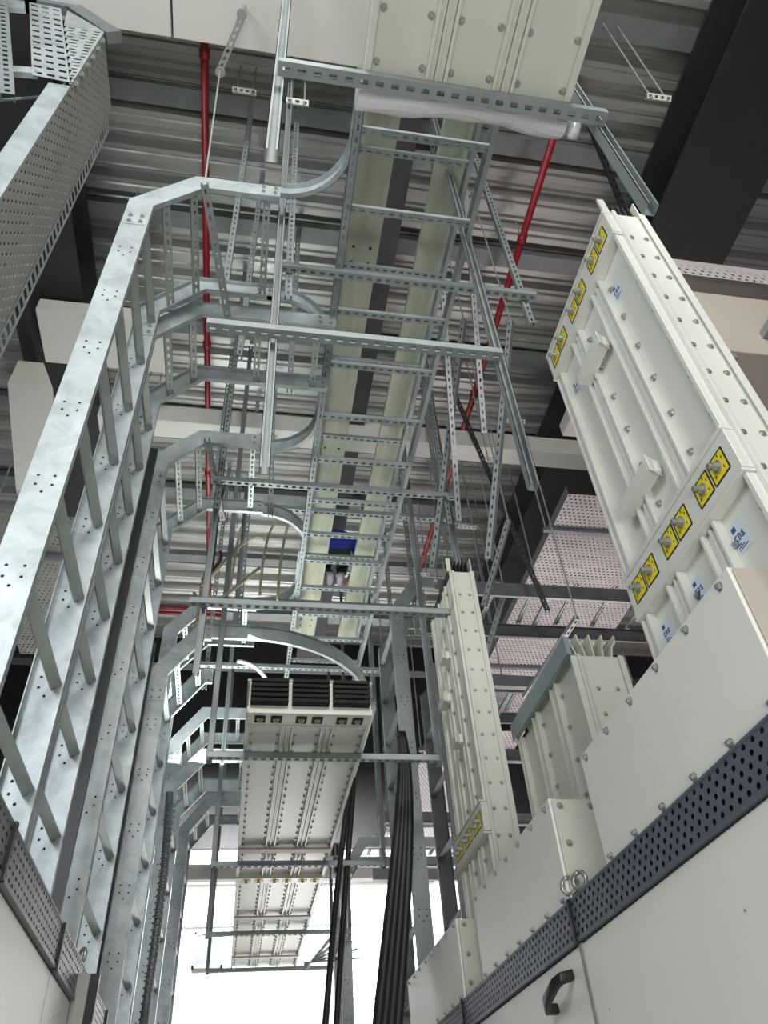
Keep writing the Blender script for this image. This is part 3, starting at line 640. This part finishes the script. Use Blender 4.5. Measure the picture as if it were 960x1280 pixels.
# threaded rods with brackets
def rods(label, x, y, z, dx=0.09, dirv=(0, 0, 1), top=8.46, lean=(0,0), grp=None):
    t = thing('rod_bracket', (x, y, z), label, 'ceiling bracket', grp)
    b = MB(); strut_mb(b, (x-dx/2-0.03, y, z), (x+dx/2+0.03, y+lean[1]*0.02, z), (0,-0.6,-0.8), 0.04, 0.03, 0.045, 0.002, (0.5,0.4)); b.build('bracket', 'duct', t)
    for s in (-1, 1):
        b = MB(); b.cyl((x+s*dx/2, y, z-0.03), (x+s*dx/2+lean[0], y+lean[1], top), 0.006, 8); b.cyl((x+s*dx/2, y, z-0.022), (x+s*dx/2, y, z-0.012), 0.012, 6); b.build('threaded_rod', 'rung', t)
for (x, y, z, dx, ln, lab) in ((2.55, 1.55, 7.2, 0.12, (-0.1, -0.15), 'small pierced bracket on twin rods at the top right'), (2.05, 3.9, 6.4, 0.1, (0,0), 'pierced bracket on twin rods just left of the tall busway'),
                          (2.18, 4.8, 6.9, 0.1, (0,0), 'bracket on twin rods hanging over the beige box beam'), (2.2, 5.9, 7.0, 0.14, (0,0), 'bracket on twin rods below the black girder'),
                          (-0.35, 2.15, 7.9, 0.12, (0,0), 'small bracket on rods above the first ladder bend'), (0.05, 2.0, 7.4, 0.1, (0,0), 'bracket on rods inside the first curved rail'),
                          (-1.25, 3.3, 7.2, 0.1, (0,0), 'bracket beside the black beam behind the perforated tray'), (-1.1, 4.7, 6.4, 0.1, (0,0), 'bracket on rods behind the rungs of the front ladder'),
                          (0.0, 5.2, 7.4, 0.12, (0,0), 'bracket on rods seen between the second and third bends'), (-0.35, 6.8, 7.6, 0.12, (0,0), 'bracket on rods near the far red pipe'),
                          (1.95, 7.0, 7.2, 0.1, (0,0), 'bracket on twin rods near the roof edge at mid right'), (2.5, 6.4, 6.0, 0.1, (0,0), 'bracket on rods above the dark right-hand ladder')):
    rods(lab, x, y, z, dx, lean=ln)

# ================================================================ SPRINKLER PIPES
def pipe(label, pts, r=0.03, clamps=()):
    t = thing('sprinkler_pipe', pts[0], label, 'pipe')
    b = MB(); b.tube(pts, r, 12); b.build('pipe_run', 'red', t, True)
    for c, d in clamps:
        b = MB(); b.cyl(V(c)-V(d)*0.03, V(c)+V(d)*0.03, r*1.35, 12); b.build('coupling', 'red', t, True)
        b = MB(); b.cyl(V(c)+V((0,0,r)), V((c[0], c[1], 8.36)), 0.007, 6); b.build('hanger_rod', 'rung', t)
pipe('dark red sprinkler pipe running away on the left side under the roof', [(-0.66, 1.9, 8.05), (-0.66, 9.1, 8.05)], 0.03, [((-0.66, y, 8.05), (0,1,0)) for y in (1.98, 3.0, 4.6, 6.4, 8.2)])
pipe('red sprinkler pipe running away on the right, passing behind the central ladder', [(2.18, 0.9, 8.05), (2.18, 8.2, 8.05)], 0.032, [((2.18, y, 8.05), (0,1,0)) for y in (1.6, 3.1, 4.9, 6.7)])
b = MB(); b.tube([(-2.2, 9.2, 8.1), (-0.45, 9.2, 8.1)], 0.035, 12); b.tube([(-2.2, 9.32, 8.1), (-0.45, 9.32, 8.1)], 0.03, 12)
for x in (-1.9, -0.8): b.cyl((x, 9.2, 8.1), (x, 9.2, 8.45), 0.007, 6); b.cyl((x, 9.32, 8.1), (x, 9.32, 8.45), 0.007, 6)
tag(b.build('sprinkler_branch', 'red', None, True), 'short red cross pipe at the far edge of the left roof bay', 'pipe')

# ================================================================ LEFT PERFORATED TRAY
t_ = thing('perforated_tray', (-1.25, 2.0, 3.6), 'big perforated cable tray climbing the upper left edge and turning outwards at the top', 'cable tray')
XT = -1.2; y0, y1 = 1.69, 2.15; zr_ = 6.22; zt = 7.2; dpt = 0.115
b = MB(); b.perf((XT, y0, 3.6), (0, y1-y0, 0), (0, 0, zt-3.6), 9, 74, 0.30, 0.50, 0.002, True); b.build('perforated_base', 'tray', t_)
b = MB(); b.box((XT-dpt, y0-0.003, 3.6), (XT, y0, zr_)); b.box((XT-dpt, y0, 3.6), (XT-dpt+0.003, y0+0.02, zr_)); b.build('side_rail', 'galv', t_)
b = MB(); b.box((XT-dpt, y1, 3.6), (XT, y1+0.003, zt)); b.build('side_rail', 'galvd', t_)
b = MB(); b.perf((XT+0.003, y1, 3.6), (0, 0.09, 0), (0,0,zt-3.75), 1, 46, 0.66, 0.6, 0.002, False); b.build('slotted_flange', 'galv', t_)
b = MB(); n_ = 9
for k in range(n_):
    z0_ = zr_+0.02 + (zt-zr_-0.02)*k/n_; z1_ = z0_ + (zt-zr_-0.02)/n_; xl = XT - 0.245*(k+0.5)/n_
    b.perf((xl, y0-0.004, z0_), (XT-xl, 0, 0), (0, 0, z1_-z0_), max(1, int((XT-xl)/0.06)), 2, 0.5, 0.36, 0.002, False)
b.hexa([(XT-0.245,y0-0.006,zt),(XT,y0-0.006,zt),(XT,y0-0.003,zt),(XT-0.245,y0-0.003,zt),(XT-0.29,y0-0.006,7.5),(XT-0.285,y0-0.006,7.5),(XT-0.285,y0-0.003,7.5),(XT-0.29,y0-0.003,7.5)])
b.build('gusset_plate', 'galv', t_)
b = MB(); b.perf((-1.405, y0-0.02, 6.25), (0.205, 0, -0.03), (-0.32, 0, 1.25), 3, 13, 0.62, 0.34, 0.003, False)
b.build('elbow_plate', 'galv', t_)
b = MB(); b.bar((-1.74, y0, 7.45), (-2.3, y0, 7.3), 0.03, 0.16); b.build('edge_strip', 'galv', t_)
b = MB(); b.bar((-1.40, y0, 6.34), (-2.1, y0, 6.2), 0.03, 0.09); b.build('edge_strip', 'galv', t_)
b = MB(); b.bar((XT-0.5, y0+0.02, 7.62), (XT-0.25, y0+0.02, 7.60), 0.06, 0.06); b.bar((XT-0.27, y0+0.02, 7.60), (XT+0.06, y0+0.02, 7.20), 0.10, 0.07, (0,1,0)); b.build('top_rail', 'galvd', t_)
for k in range(6): bolt(t_, (XT+0.001, y0+0.02, zr_+0.1+(zt-zr_-0.2)*k/5), (1, -0.4, 0), BIG)
t_ = thing('corner_strut', (-1.53, 1.3, 6.0), 'slotted upright with a hanging rod in the top left corner', 'strut')
b = MB(); strut_mb(b, (-1.41, 1.64, 5.81), (-1.86, 1.64, 7.4), (0.1,-1,0), 0.07, 0.041, 0.07, 0.0025, (0.45,0.35)); b.build('post', 'galv2', t_)
b = MB(); b.cyl((-1.55, 1.66, 5.75), (-1.44, 1.95, 6.75), 0.008, 8); b.cyl((-1.44, 1.95, 6.75), (-1.40, 2.0, 8.45), 0.006, 8); b.build('rod', 'rung', t_)

# ================================================================ RIGHT BACKGROUND
def rladder(label, X, yn, yf, ze, zh, xe, m, zb=2.33, h=0.12, fr=0.4, bend=0.25):
    t = thing('ladder_tray', (X+0.06, (yn+yf)/2, zb), label, 'cable ladder')
    path = [(X, 0, zb), (X, 0, ze), (X+bend, 0, zh), (xe, 0, zh)]
    for y, s in ((yn, 1), (yf, -1)):
        b = MB(); b.sweep([(p[0], y, p[2]) for p in path], (0,1,0), [(0,0),(0,s*0.028),(0.004,s*0.028),(0.004,s*0.004),(h-0.004,s*0.004),(h-0.004,s*0.028),(h,s*0.028),(h,0)])
        zz = zb+0.3
        while zz < ze-0.1: holes5(b, (X+h/2, y-(0.0 if s > 0 else 0.004), zz), (1,0,0), (0,0,1), (0,-1,0)); zz += fr
        b.build('side_rail', [m, 'hole'], t)
    zz = zb+0.25
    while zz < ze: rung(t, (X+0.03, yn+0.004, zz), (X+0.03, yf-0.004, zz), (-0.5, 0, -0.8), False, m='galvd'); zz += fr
    x = X+bend+0.2
    while x < xe: rung(t, (x, yn+0.004, zh+0.03), (x, yf-0.004, zh+0.03), (0,0,-1), m='galv2'); x += 0.4
    return t
rladder('blue-grey ladder upright right of the suspended busway, bending away to the right', 1.18, 5.46, 6.15, 5.55, 5.92, 1.62, 'galv2')
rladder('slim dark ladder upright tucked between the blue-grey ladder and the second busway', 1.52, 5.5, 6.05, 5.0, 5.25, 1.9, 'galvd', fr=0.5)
rladder('pale ladder upright near the far wall on the right', 1.15, 9.2, 9.9, 4.5, 4.9, 3.4, 'galv')
run = thing('ladder_tray', (2.8, 5.8, 5.9), 'horizontal ladder run, shade put into its dark colour, crossing to the right behind the cream busways', 'cable ladder')
for y, s_ in ((5.46, 1), (6.15, -1)):  # continues the blue-grey ladder; its shade is put into the darker steel
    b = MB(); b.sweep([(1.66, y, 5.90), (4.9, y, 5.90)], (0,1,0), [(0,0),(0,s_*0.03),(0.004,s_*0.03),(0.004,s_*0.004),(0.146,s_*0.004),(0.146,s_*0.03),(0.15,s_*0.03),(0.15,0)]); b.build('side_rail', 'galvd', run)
for k in range(8): rung(run, (1.85+0.4*k, 5.464, 5.93), (1.85+0.4*k, 6.146, 5.93), (0,0,-1), m='rung')
for x in (1.9, 2.8, 4.6):
    b = MB(); b.cyl((x, 5.8, 5.95), (x, 5.8, 8.45), 0.008, 8); b.bar((x, 5.44, 5.88), (x, 6.17, 5.88), 0.04, 0.03); b.build('drop_rod', 'galv2', run)
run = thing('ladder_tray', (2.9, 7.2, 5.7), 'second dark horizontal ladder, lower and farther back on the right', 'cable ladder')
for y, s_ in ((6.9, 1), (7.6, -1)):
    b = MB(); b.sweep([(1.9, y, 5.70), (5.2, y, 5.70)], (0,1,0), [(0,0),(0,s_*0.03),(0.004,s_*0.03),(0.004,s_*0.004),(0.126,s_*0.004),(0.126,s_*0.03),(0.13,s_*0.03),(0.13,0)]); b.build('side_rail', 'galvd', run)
for k in range(8): rung(run, (2.1+0.4*k, 6.904, 5.73), (2.1+0.4*k, 7.596, 5.73), (0,0,-1), m='rung')
for x in (2.2, 2.8, 5.0):
    b = MB(); b.cyl((x, 7.25, 5.75), (x, 7.25, 8.45), 0.008, 8); b.bar((x, 6.88, 5.68), (x, 7.62, 5.68), 0.04, 0.03); b.build('drop_rod', 'galv2', run)
# perforated trays far right
def ptray(label, x0, x1, y0, y1, z, nx_, ny_, m='traypk', rib=True):
    t = thing('perforated_tray', ((x0+x1)/2, (y0+y1)/2, z), label, 'cable tray')
    b = MB(); b.perf((x1, y0, z), (x0-x1, 0, 0), (0, y1-y0, 0), nx_, ny_, 0.42, 0.36, 0.002, True); b.build('perforated_base', m, t)
    for x in (x0, x1):
        b = MB(); b.box((x-0.003, y0, z), (x+0.003, y1, z+0.1)); b.build('side_rail', 'galvd', t)
    if rib:
        y = y0+0.5
        while y < y1:
            b = MB(); b.bar((x0-0.1, y, z-0.03), (x1+0.1, y, z-0.03), 0.04, 0.04); b.build('support_bar', 'galvd', t)
            for x in (x0-0.07, x1+0.07):
                b = MB(); b.cyl((x, y, z-0.04), (x, y, 8.45), 0.008, 6); b.build('threaded_rod', 'rung', t); y += 1.3
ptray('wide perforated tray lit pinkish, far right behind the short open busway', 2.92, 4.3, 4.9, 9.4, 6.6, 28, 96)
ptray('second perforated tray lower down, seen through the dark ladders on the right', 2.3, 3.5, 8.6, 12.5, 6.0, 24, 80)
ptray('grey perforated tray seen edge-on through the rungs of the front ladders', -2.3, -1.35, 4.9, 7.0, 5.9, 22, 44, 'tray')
for (xa, ya, xb, yb, z, lab) in ((1.9, 6.3, 4.7, 6.4, 5.35, 'dark crossbar below the pinkish perforated tray'), (2.0, 7.6, 4.7, 7.7, 5.2, 'second dark crossbar below the pinkish perforated tray'),
                            (1.6, 8.6, 4.7, 8.7, 4.9, 'third dark crossbar, near the second cream busway'), (1.6, 9.6, 4.7, 9.7, 4.6, 'lowest dark crossbar between the right busways'),):
    b = MB(); b.bar((xa, ya, z), (xb, yb, z), 0.04, 0.13); b.bar((xa, ya, z-0.065), (xb, yb, z-0.065), 0.07, 0.006)
    t_ = thing('cross_strut', ((xa+xb)/2, ya, z), lab, 'strut'); b.build('crossbar', 'galvd', t_)
    for x in (xa+0.1, xb-0.1):
        b = MB(); b.cyl((x, ya, z), (x, ya, 8.45), 0.008, 8); b.build('threaded_rod', 'rung', t_)
slotstrut((2.35, 5.6, 5.9), (1.95, 6.6, 4.7), (-0.5,-0.7,-0.2), 'bright slotted brace slanting down behind the second busway', rod=True)
slotstrut((2.1, 4.6, 5.9), (1.85, 4.9, 5.2), (-0.5,-0.7,-0.2), 'short slotted brace on the dark horizontal ladder', rod=True)
slotstrut((2.7, 5.0, 5.2), (2.5, 6.0, 5.0), (0,-0.2,-1), 'slotted rung-like strut by the open conductor fins', rod=True)
slotstrut((1.95, 5.0, 8.45), (2.55, 5.2, 5.4), (-0.3,-1,0), 'long black slotted drop strut left of the tall right busway', None, 'darkb')
# framed duct at right edge
t_ = thing('duct_panel', (2.9, 2.3, 5.4), 'beige duct framed by a perforated tray rim at the right edge', 'duct')
b = MB(); b.box((2.42, 2.20, 5.1), (3.9, 3.6, 5.75)); b.build('duct_body', 'duct2', t_, bevel=0.01)
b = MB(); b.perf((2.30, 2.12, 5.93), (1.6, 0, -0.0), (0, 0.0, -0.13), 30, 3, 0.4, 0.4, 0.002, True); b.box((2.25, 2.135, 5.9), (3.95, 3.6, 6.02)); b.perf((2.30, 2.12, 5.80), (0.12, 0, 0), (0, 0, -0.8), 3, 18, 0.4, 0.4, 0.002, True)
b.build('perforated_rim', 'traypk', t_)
b = MB(); b.bar((2.93, 1.9, 5.3), (2.93, 3.4, 5.3), 0.09, 0.06); b.build('angle_bar', 'galv2', t_)
b = MB(); b.bar((1.9, 1.95, 4.62), (2.3, 1.95, 4.62), 0.05, 0.04); tag(b.build('wall_bracket', 'galv2'), 'small steel bracket behind the tall busway at the right edge', 'bracket')
b = MB(); b.tube([(1.90, 1.80, 3.55), (1.915, 1.78, 3.60), (1.93, 1.76, 3.66)], [0.03, 0.04, 0.025], 12); tag(b.build('orange_cap', 'orange', None, True), 'orange plastic thing peeking out at the right edge', 'cap')

# ================================================================ CABLES, ROPE
def cables(label, paths, r, m='cable', cat='cable', name='cable_bundle', grp=None):
    t = thing(name, paths[0][0], label, cat, grp)
    for p in paths:
        b = MB(); b.tube(p, r, 10); b.build('cable', m, t, True)
def bez(p0, p1, p2, p3, n=16):
    p0,p1,p2,p3 = map(V, (p0,p1,p2,p3)); return [p0*(1-t)**3+p1*3*t*(1-t)**2+p2*3*t*t*(1-t)+p3*t**3 for t in [k/n for k in range(n+1)]]
pa = []
for k in range(8):
    o = V((0.022*(k%4)-0.03, 0.03*(k//4), 0))
    pa.append(bez(V((1.17,5.38,4.3))+o*0.3, V((1.20,5.34,3.9))+o*0.8, V((1.09,5.3,3.3))+o*2.0, V((0.86,5.3,2.0))+o*1.8))
cables('thick bundle of black cables hanging in front of the right ladder upright', pa, 0.030)
cables('slim pair of black cables hanging behind the suspended busway', [bez((0.98,6.9,4.6),(0.92,6.85,4.2),(0.80,6.8,3.6),(0.66,6.8,2.0)), bez((1.02,6.95,4.62),(0.98,6.9,4.2),(0.88,6.85,3.6),(0.76,6.85,2.0))], 0.026)
rp = [bez((-0.5,5.05,5.3),(-0.35,4.9,4.95),(-0.2,4.7,5.1),(0.0,5.0,5.55),20), bez((-0.45,5.0,5.35),(-0.42,4.9,5.2),(-0.1,4.8,5.9),(0.02,5.1,5.95),16)]
cables('coiled beige rope looped round the strut at the third bend', rp + [bez((-0.42,5.0,5.5),(-0.47,5.0,5.2),(-0.42,5.02,5.1),(-0.46,5.02,4.8))], 0.014, 'rope', 'rope', 'rope_coil')
cables('thin beige cords hanging inside the curved rail of the third bend', [bez((0.22,4.7,5.95),(0.1,4.75,5.9),(0.02,4.8,5.8),(0.02,4.9,5.2)), bez((0.24,4.75,5.95),(0.2,4.8,5.8),(0.17,4.85,5.7),(0.16,4.95,5.2)), bez((-0.17,4.9,5.9),(-0.2,4.9,5.7),(-0.2,4.9,5.5),(-0.22,5.0,5.3))], 0.011, 'rope', 'rope', 'hanging_cord')
cables('thin black wires gathered at the red pipe side of the third bend', [bez((-0.38,5.2,6.6),(-0.42,5.1,6.0),(-0.36,5.1,5.8),(-0.4,5.0,5.3)), bez((-0.35,5.3,5.95),(-0.3,5.2,5.8),(-0.36,5.1,5.6),(-0.44,5.0,5.4))], 0.016, 'cable')
cables('white bent hose behind the low curving rail', [bez((-0.14,6.2,5.4),(0.1,6.3,5.45),(0.25,6.5,5.3),(0.28,6.6,4.9))], 0.018, 'white', 'hose', 'hose')

# ================================================================ FAR END
t_ = thing('wall_vent', (-0.55, 14.4, 4.9), 'small dark square opening in the white far wall', 'vent')
b = MB(); b.box((-0.62, 14.42, 4.75), (-0.2, 14.5, 5.2)); b.build('grille', 'strip', t_)
b = MB(); b.box((-0.66, 14.40, 4.71), (-0.62, 14.5, 5.24)); b.box((-0.2, 14.40, 4.71), (-0.16, 14.5, 5.24)); b.box((-0.66,14.40,5.2),(-0.16,14.5,5.24)); b.box((-0.66,14.40,4.71),(-0.16,14.5,4.75)); b.build('frame', 'duct', t_)
for x0, x1, z0, z1, n in ((1.75, 4.6, 2.3, 6.2, 1), (-0.62, -0.3, 6.1, 6.4, 2)):
    b = MB(); b.box((x0, 14.44, z0), (x1, 14.49, z1)); struct(b.build('window_%d' % n, 'glow'))
b = MB()
for k in range(5): b.bar((1.75+0.71*k, 14.42, 2.3), (1.75+0.71*k, 14.42, 6.2), 0.05, 0.05)
b.bar((1.75,14.42,4.2),(4.6,14.42,4.2),0.05,0.05); struct(b.build('window_1_frame', 'duct'))
for k, (yy, zz) in enumerate(((11.0, 5.0), (12.2, 5.3), (13.2, 5.0))):
    b = MB(); b.box((-1.6, yy, zz), (3.0, yy+0.12, zz+0.2))
    tag(b.build('box_beam', 'duct', bevel=0.005), ['pale box beam crossing in front of the far wall, nearest of three', 'pale box beam crossing in front of the far wall, middle of three', 'pale box beam crossing in front of the far wall, farthest of three'][k], 'beam')
t_ = thing('bar_bracket', (1.15, 10.0, 4.0), 'fan of pale flat bars beside the far end of the suspended busway', 'bracket')
for k in range(5):
    b = MB(); b.bar((0.85, 10.3, 3.75+0.02*k), (1.25+0.05*k, 10.0-0.1*k, 4.15-0.11*k), 0.05, 0.015); b.build('flat_bar', 'galv', t_)
for x, z in ((0.92, 4.6), (1.05, 4.42)):
    b = MB(); b.box((x, 9.0, z), (x+0.22, 9.15, z+0.16)); 
    for k in range(4):
        b.box((x+0.02+0.05*k, 8.995, z+0.02), (x+0.045+0.05*k, 9.0, z+0.14), 1)
    tag(b.build('junction_box', ['galv2', 'hole']), 'upper grey vented box by the far ladder' if z > 4.5 else 'lower grey vented box by the far ladder', 'box')

# ================================================================ WORKER ON THE LADDER
def figure():
    t = thing('person', (0.83, 6.5, 6.66), 'person in blue jacket and dark trousers crouching on the pale boards above the central ladder', 'person')
    off = V(t['_base'])
    J = {'pel': (0.83,6.40,7.00,0.15), 'sp': (0.83,6.40,7.12,0.19), 'ch': (0.83,6.46,7.26,0.20), 'nk': (0.83,6.62,7.36,0.06), 'hd': (0.83,6.72,7.38,0.09), 'hd2': (0.83,6.78,7.33,0.075),
         'sl': (0.65,6.52,7.27,0.07), 'el': (0.50,6.62,7.06,0.05), 'wl': (0.62,6.82,6.90,0.034), 'sr': (1.01,6.52,7.27,0.07), 'er': (1.14,6.62,7.06,0.05), 'wr': (1.02,6.82,6.90,0.034),
         'hl': (0.75,6.42,6.96,0.105), 'kl': (0.73,6.76,6.99,0.07), 'al': (0.77,6.52,6.73,0.045), 'fl': (0.78,6.66,6.70,0.040), 'hr': (0.91,6.42,6.96,0.105), 'kr': (0.93,6.76,6.99,0.07), 'ar': (0.89,6.52,6.73,0.045), 'fr': (0.885,6.66,6.70,0.040)}
    E = [('pel','sp'),('sp','ch'),('ch','nk'),('nk','hd'),('hd','hd2'),('ch','sl'),('sl','el'),('el','wl'),('ch','sr'),('sr','er'),('er','wr'),('pel','hl'),('hl','kl'),('kl','al'),('al','fl'),('pel','hr'),('hr','kr'),('kr','ar'),('ar','fr')]
    ks = list(J); me = bpy.data.meshes.new('body')
    me.from_pydata([tuple(V(J[k][:3])-off) for k in ks], [(ks.index(a), ks.index(b_)) for a, b_ in E], [])
    o = bpy.data.objects.new('body', me); COL.objects.link(o)
    sk = o.modifiers.new('skin', 'SKIN'); o.modifiers.new('sub', 'SUBSURF').levels = 2; o.modifiers['sub'].render_levels = 2
    for i, k in enumerate(ks):
        r = J[k][3]; me.skin_vertices[0].data[i].radius = (r, r)
    me.skin_vertices[0].data[0].use_root = True
    dg = bpy.context.evaluated_depsgraph_get(); m2 = bpy.data.meshes.new_from_object(o.evaluated_get(dg)); bpy.data.objects.remove(o)
    for n in ('blue', 'navy', 'skin', 'shoe'): m2.materials.append(M[n])
    for p in m2.polygons:
        c = p.center + off; p.use_smooth = True
        if c.z < 6.77: p.material_index = 3
        elif c.z < 6.97 and 0.6 < c.x < 1.06: p.material_index = 1
        elif c.y > 6.64 and abs(c.x-0.83) < 0.11 and c.z > 7.2: p.material_index = 2
        elif c.y > 6.76 and c.z < 6.96: p.material_index = 2
        else: p.material_index = 0
    body = bpy.data.objects.new('body', m2); COL.objects.link(body); body.parent = t; body['_base'] = tuple(off)
    b = MB()
    for i in range(9):
        for j in range(12):
            pass
    bm = bmesh.new(); bmesh.ops.create_uvsphere(bm, u_segments=16, v_segments=10, radius=0.115)
    for v in bm.verts: v.co = V((v.co.x*0.95, v.co.y*1.0, v.co.z*0.9)) + V((0.83, 6.70, 7.425)) - off
    hm = bpy.data.meshes.new('hair'); bm.to_mesh(hm); bm.free(); hm.materials.append(M['hair'])
    for p in hm.polygons: p.use_smooth = True
    h_ = bpy.data.objects.new('hair', hm); COL.objects.link(h_); h_.parent = t
    # hands: palm and five fingers gripping the board edge
    for sx, wx, wy in ((1, 0.62, 6.82), (-1, 1.02, 6.82)):
        b = MB(); z = 6.88; b.tube([(wx, wy, z), (wx, wy+0.05, z-0.015), (wx, wy+0.09, z-0.03)], [0.026, 0.038, 0.034], 10)
        for k, L in enumerate((0.06, 0.075, 0.08, 0.07)):
            x = wx + (k-1.5)*0.018; b.tube([(x, wy+0.085, z-0.03), (x, wy+0.085+L*0.5, z-0.05), (x, wy+0.085+L*0.8, z-0.075), (x, wy+0.085+L*0.85, z-0.10)], [0.009, 0.009, 0.008, 0.006], 6)
        b.tube([(wx+sx*0.03, wy+0.03, z-0.01), (wx+sx*0.06, wy+0.06, z-0.02), (wx+sx*0.065, wy+0.09, z-0.04)], [0.011, 0.010, 0.007], 6)
        b.build('hand', 'skin', t, True)
figure()

for o in bpy.data.objects:
    if '_base' in o: del o['_base']
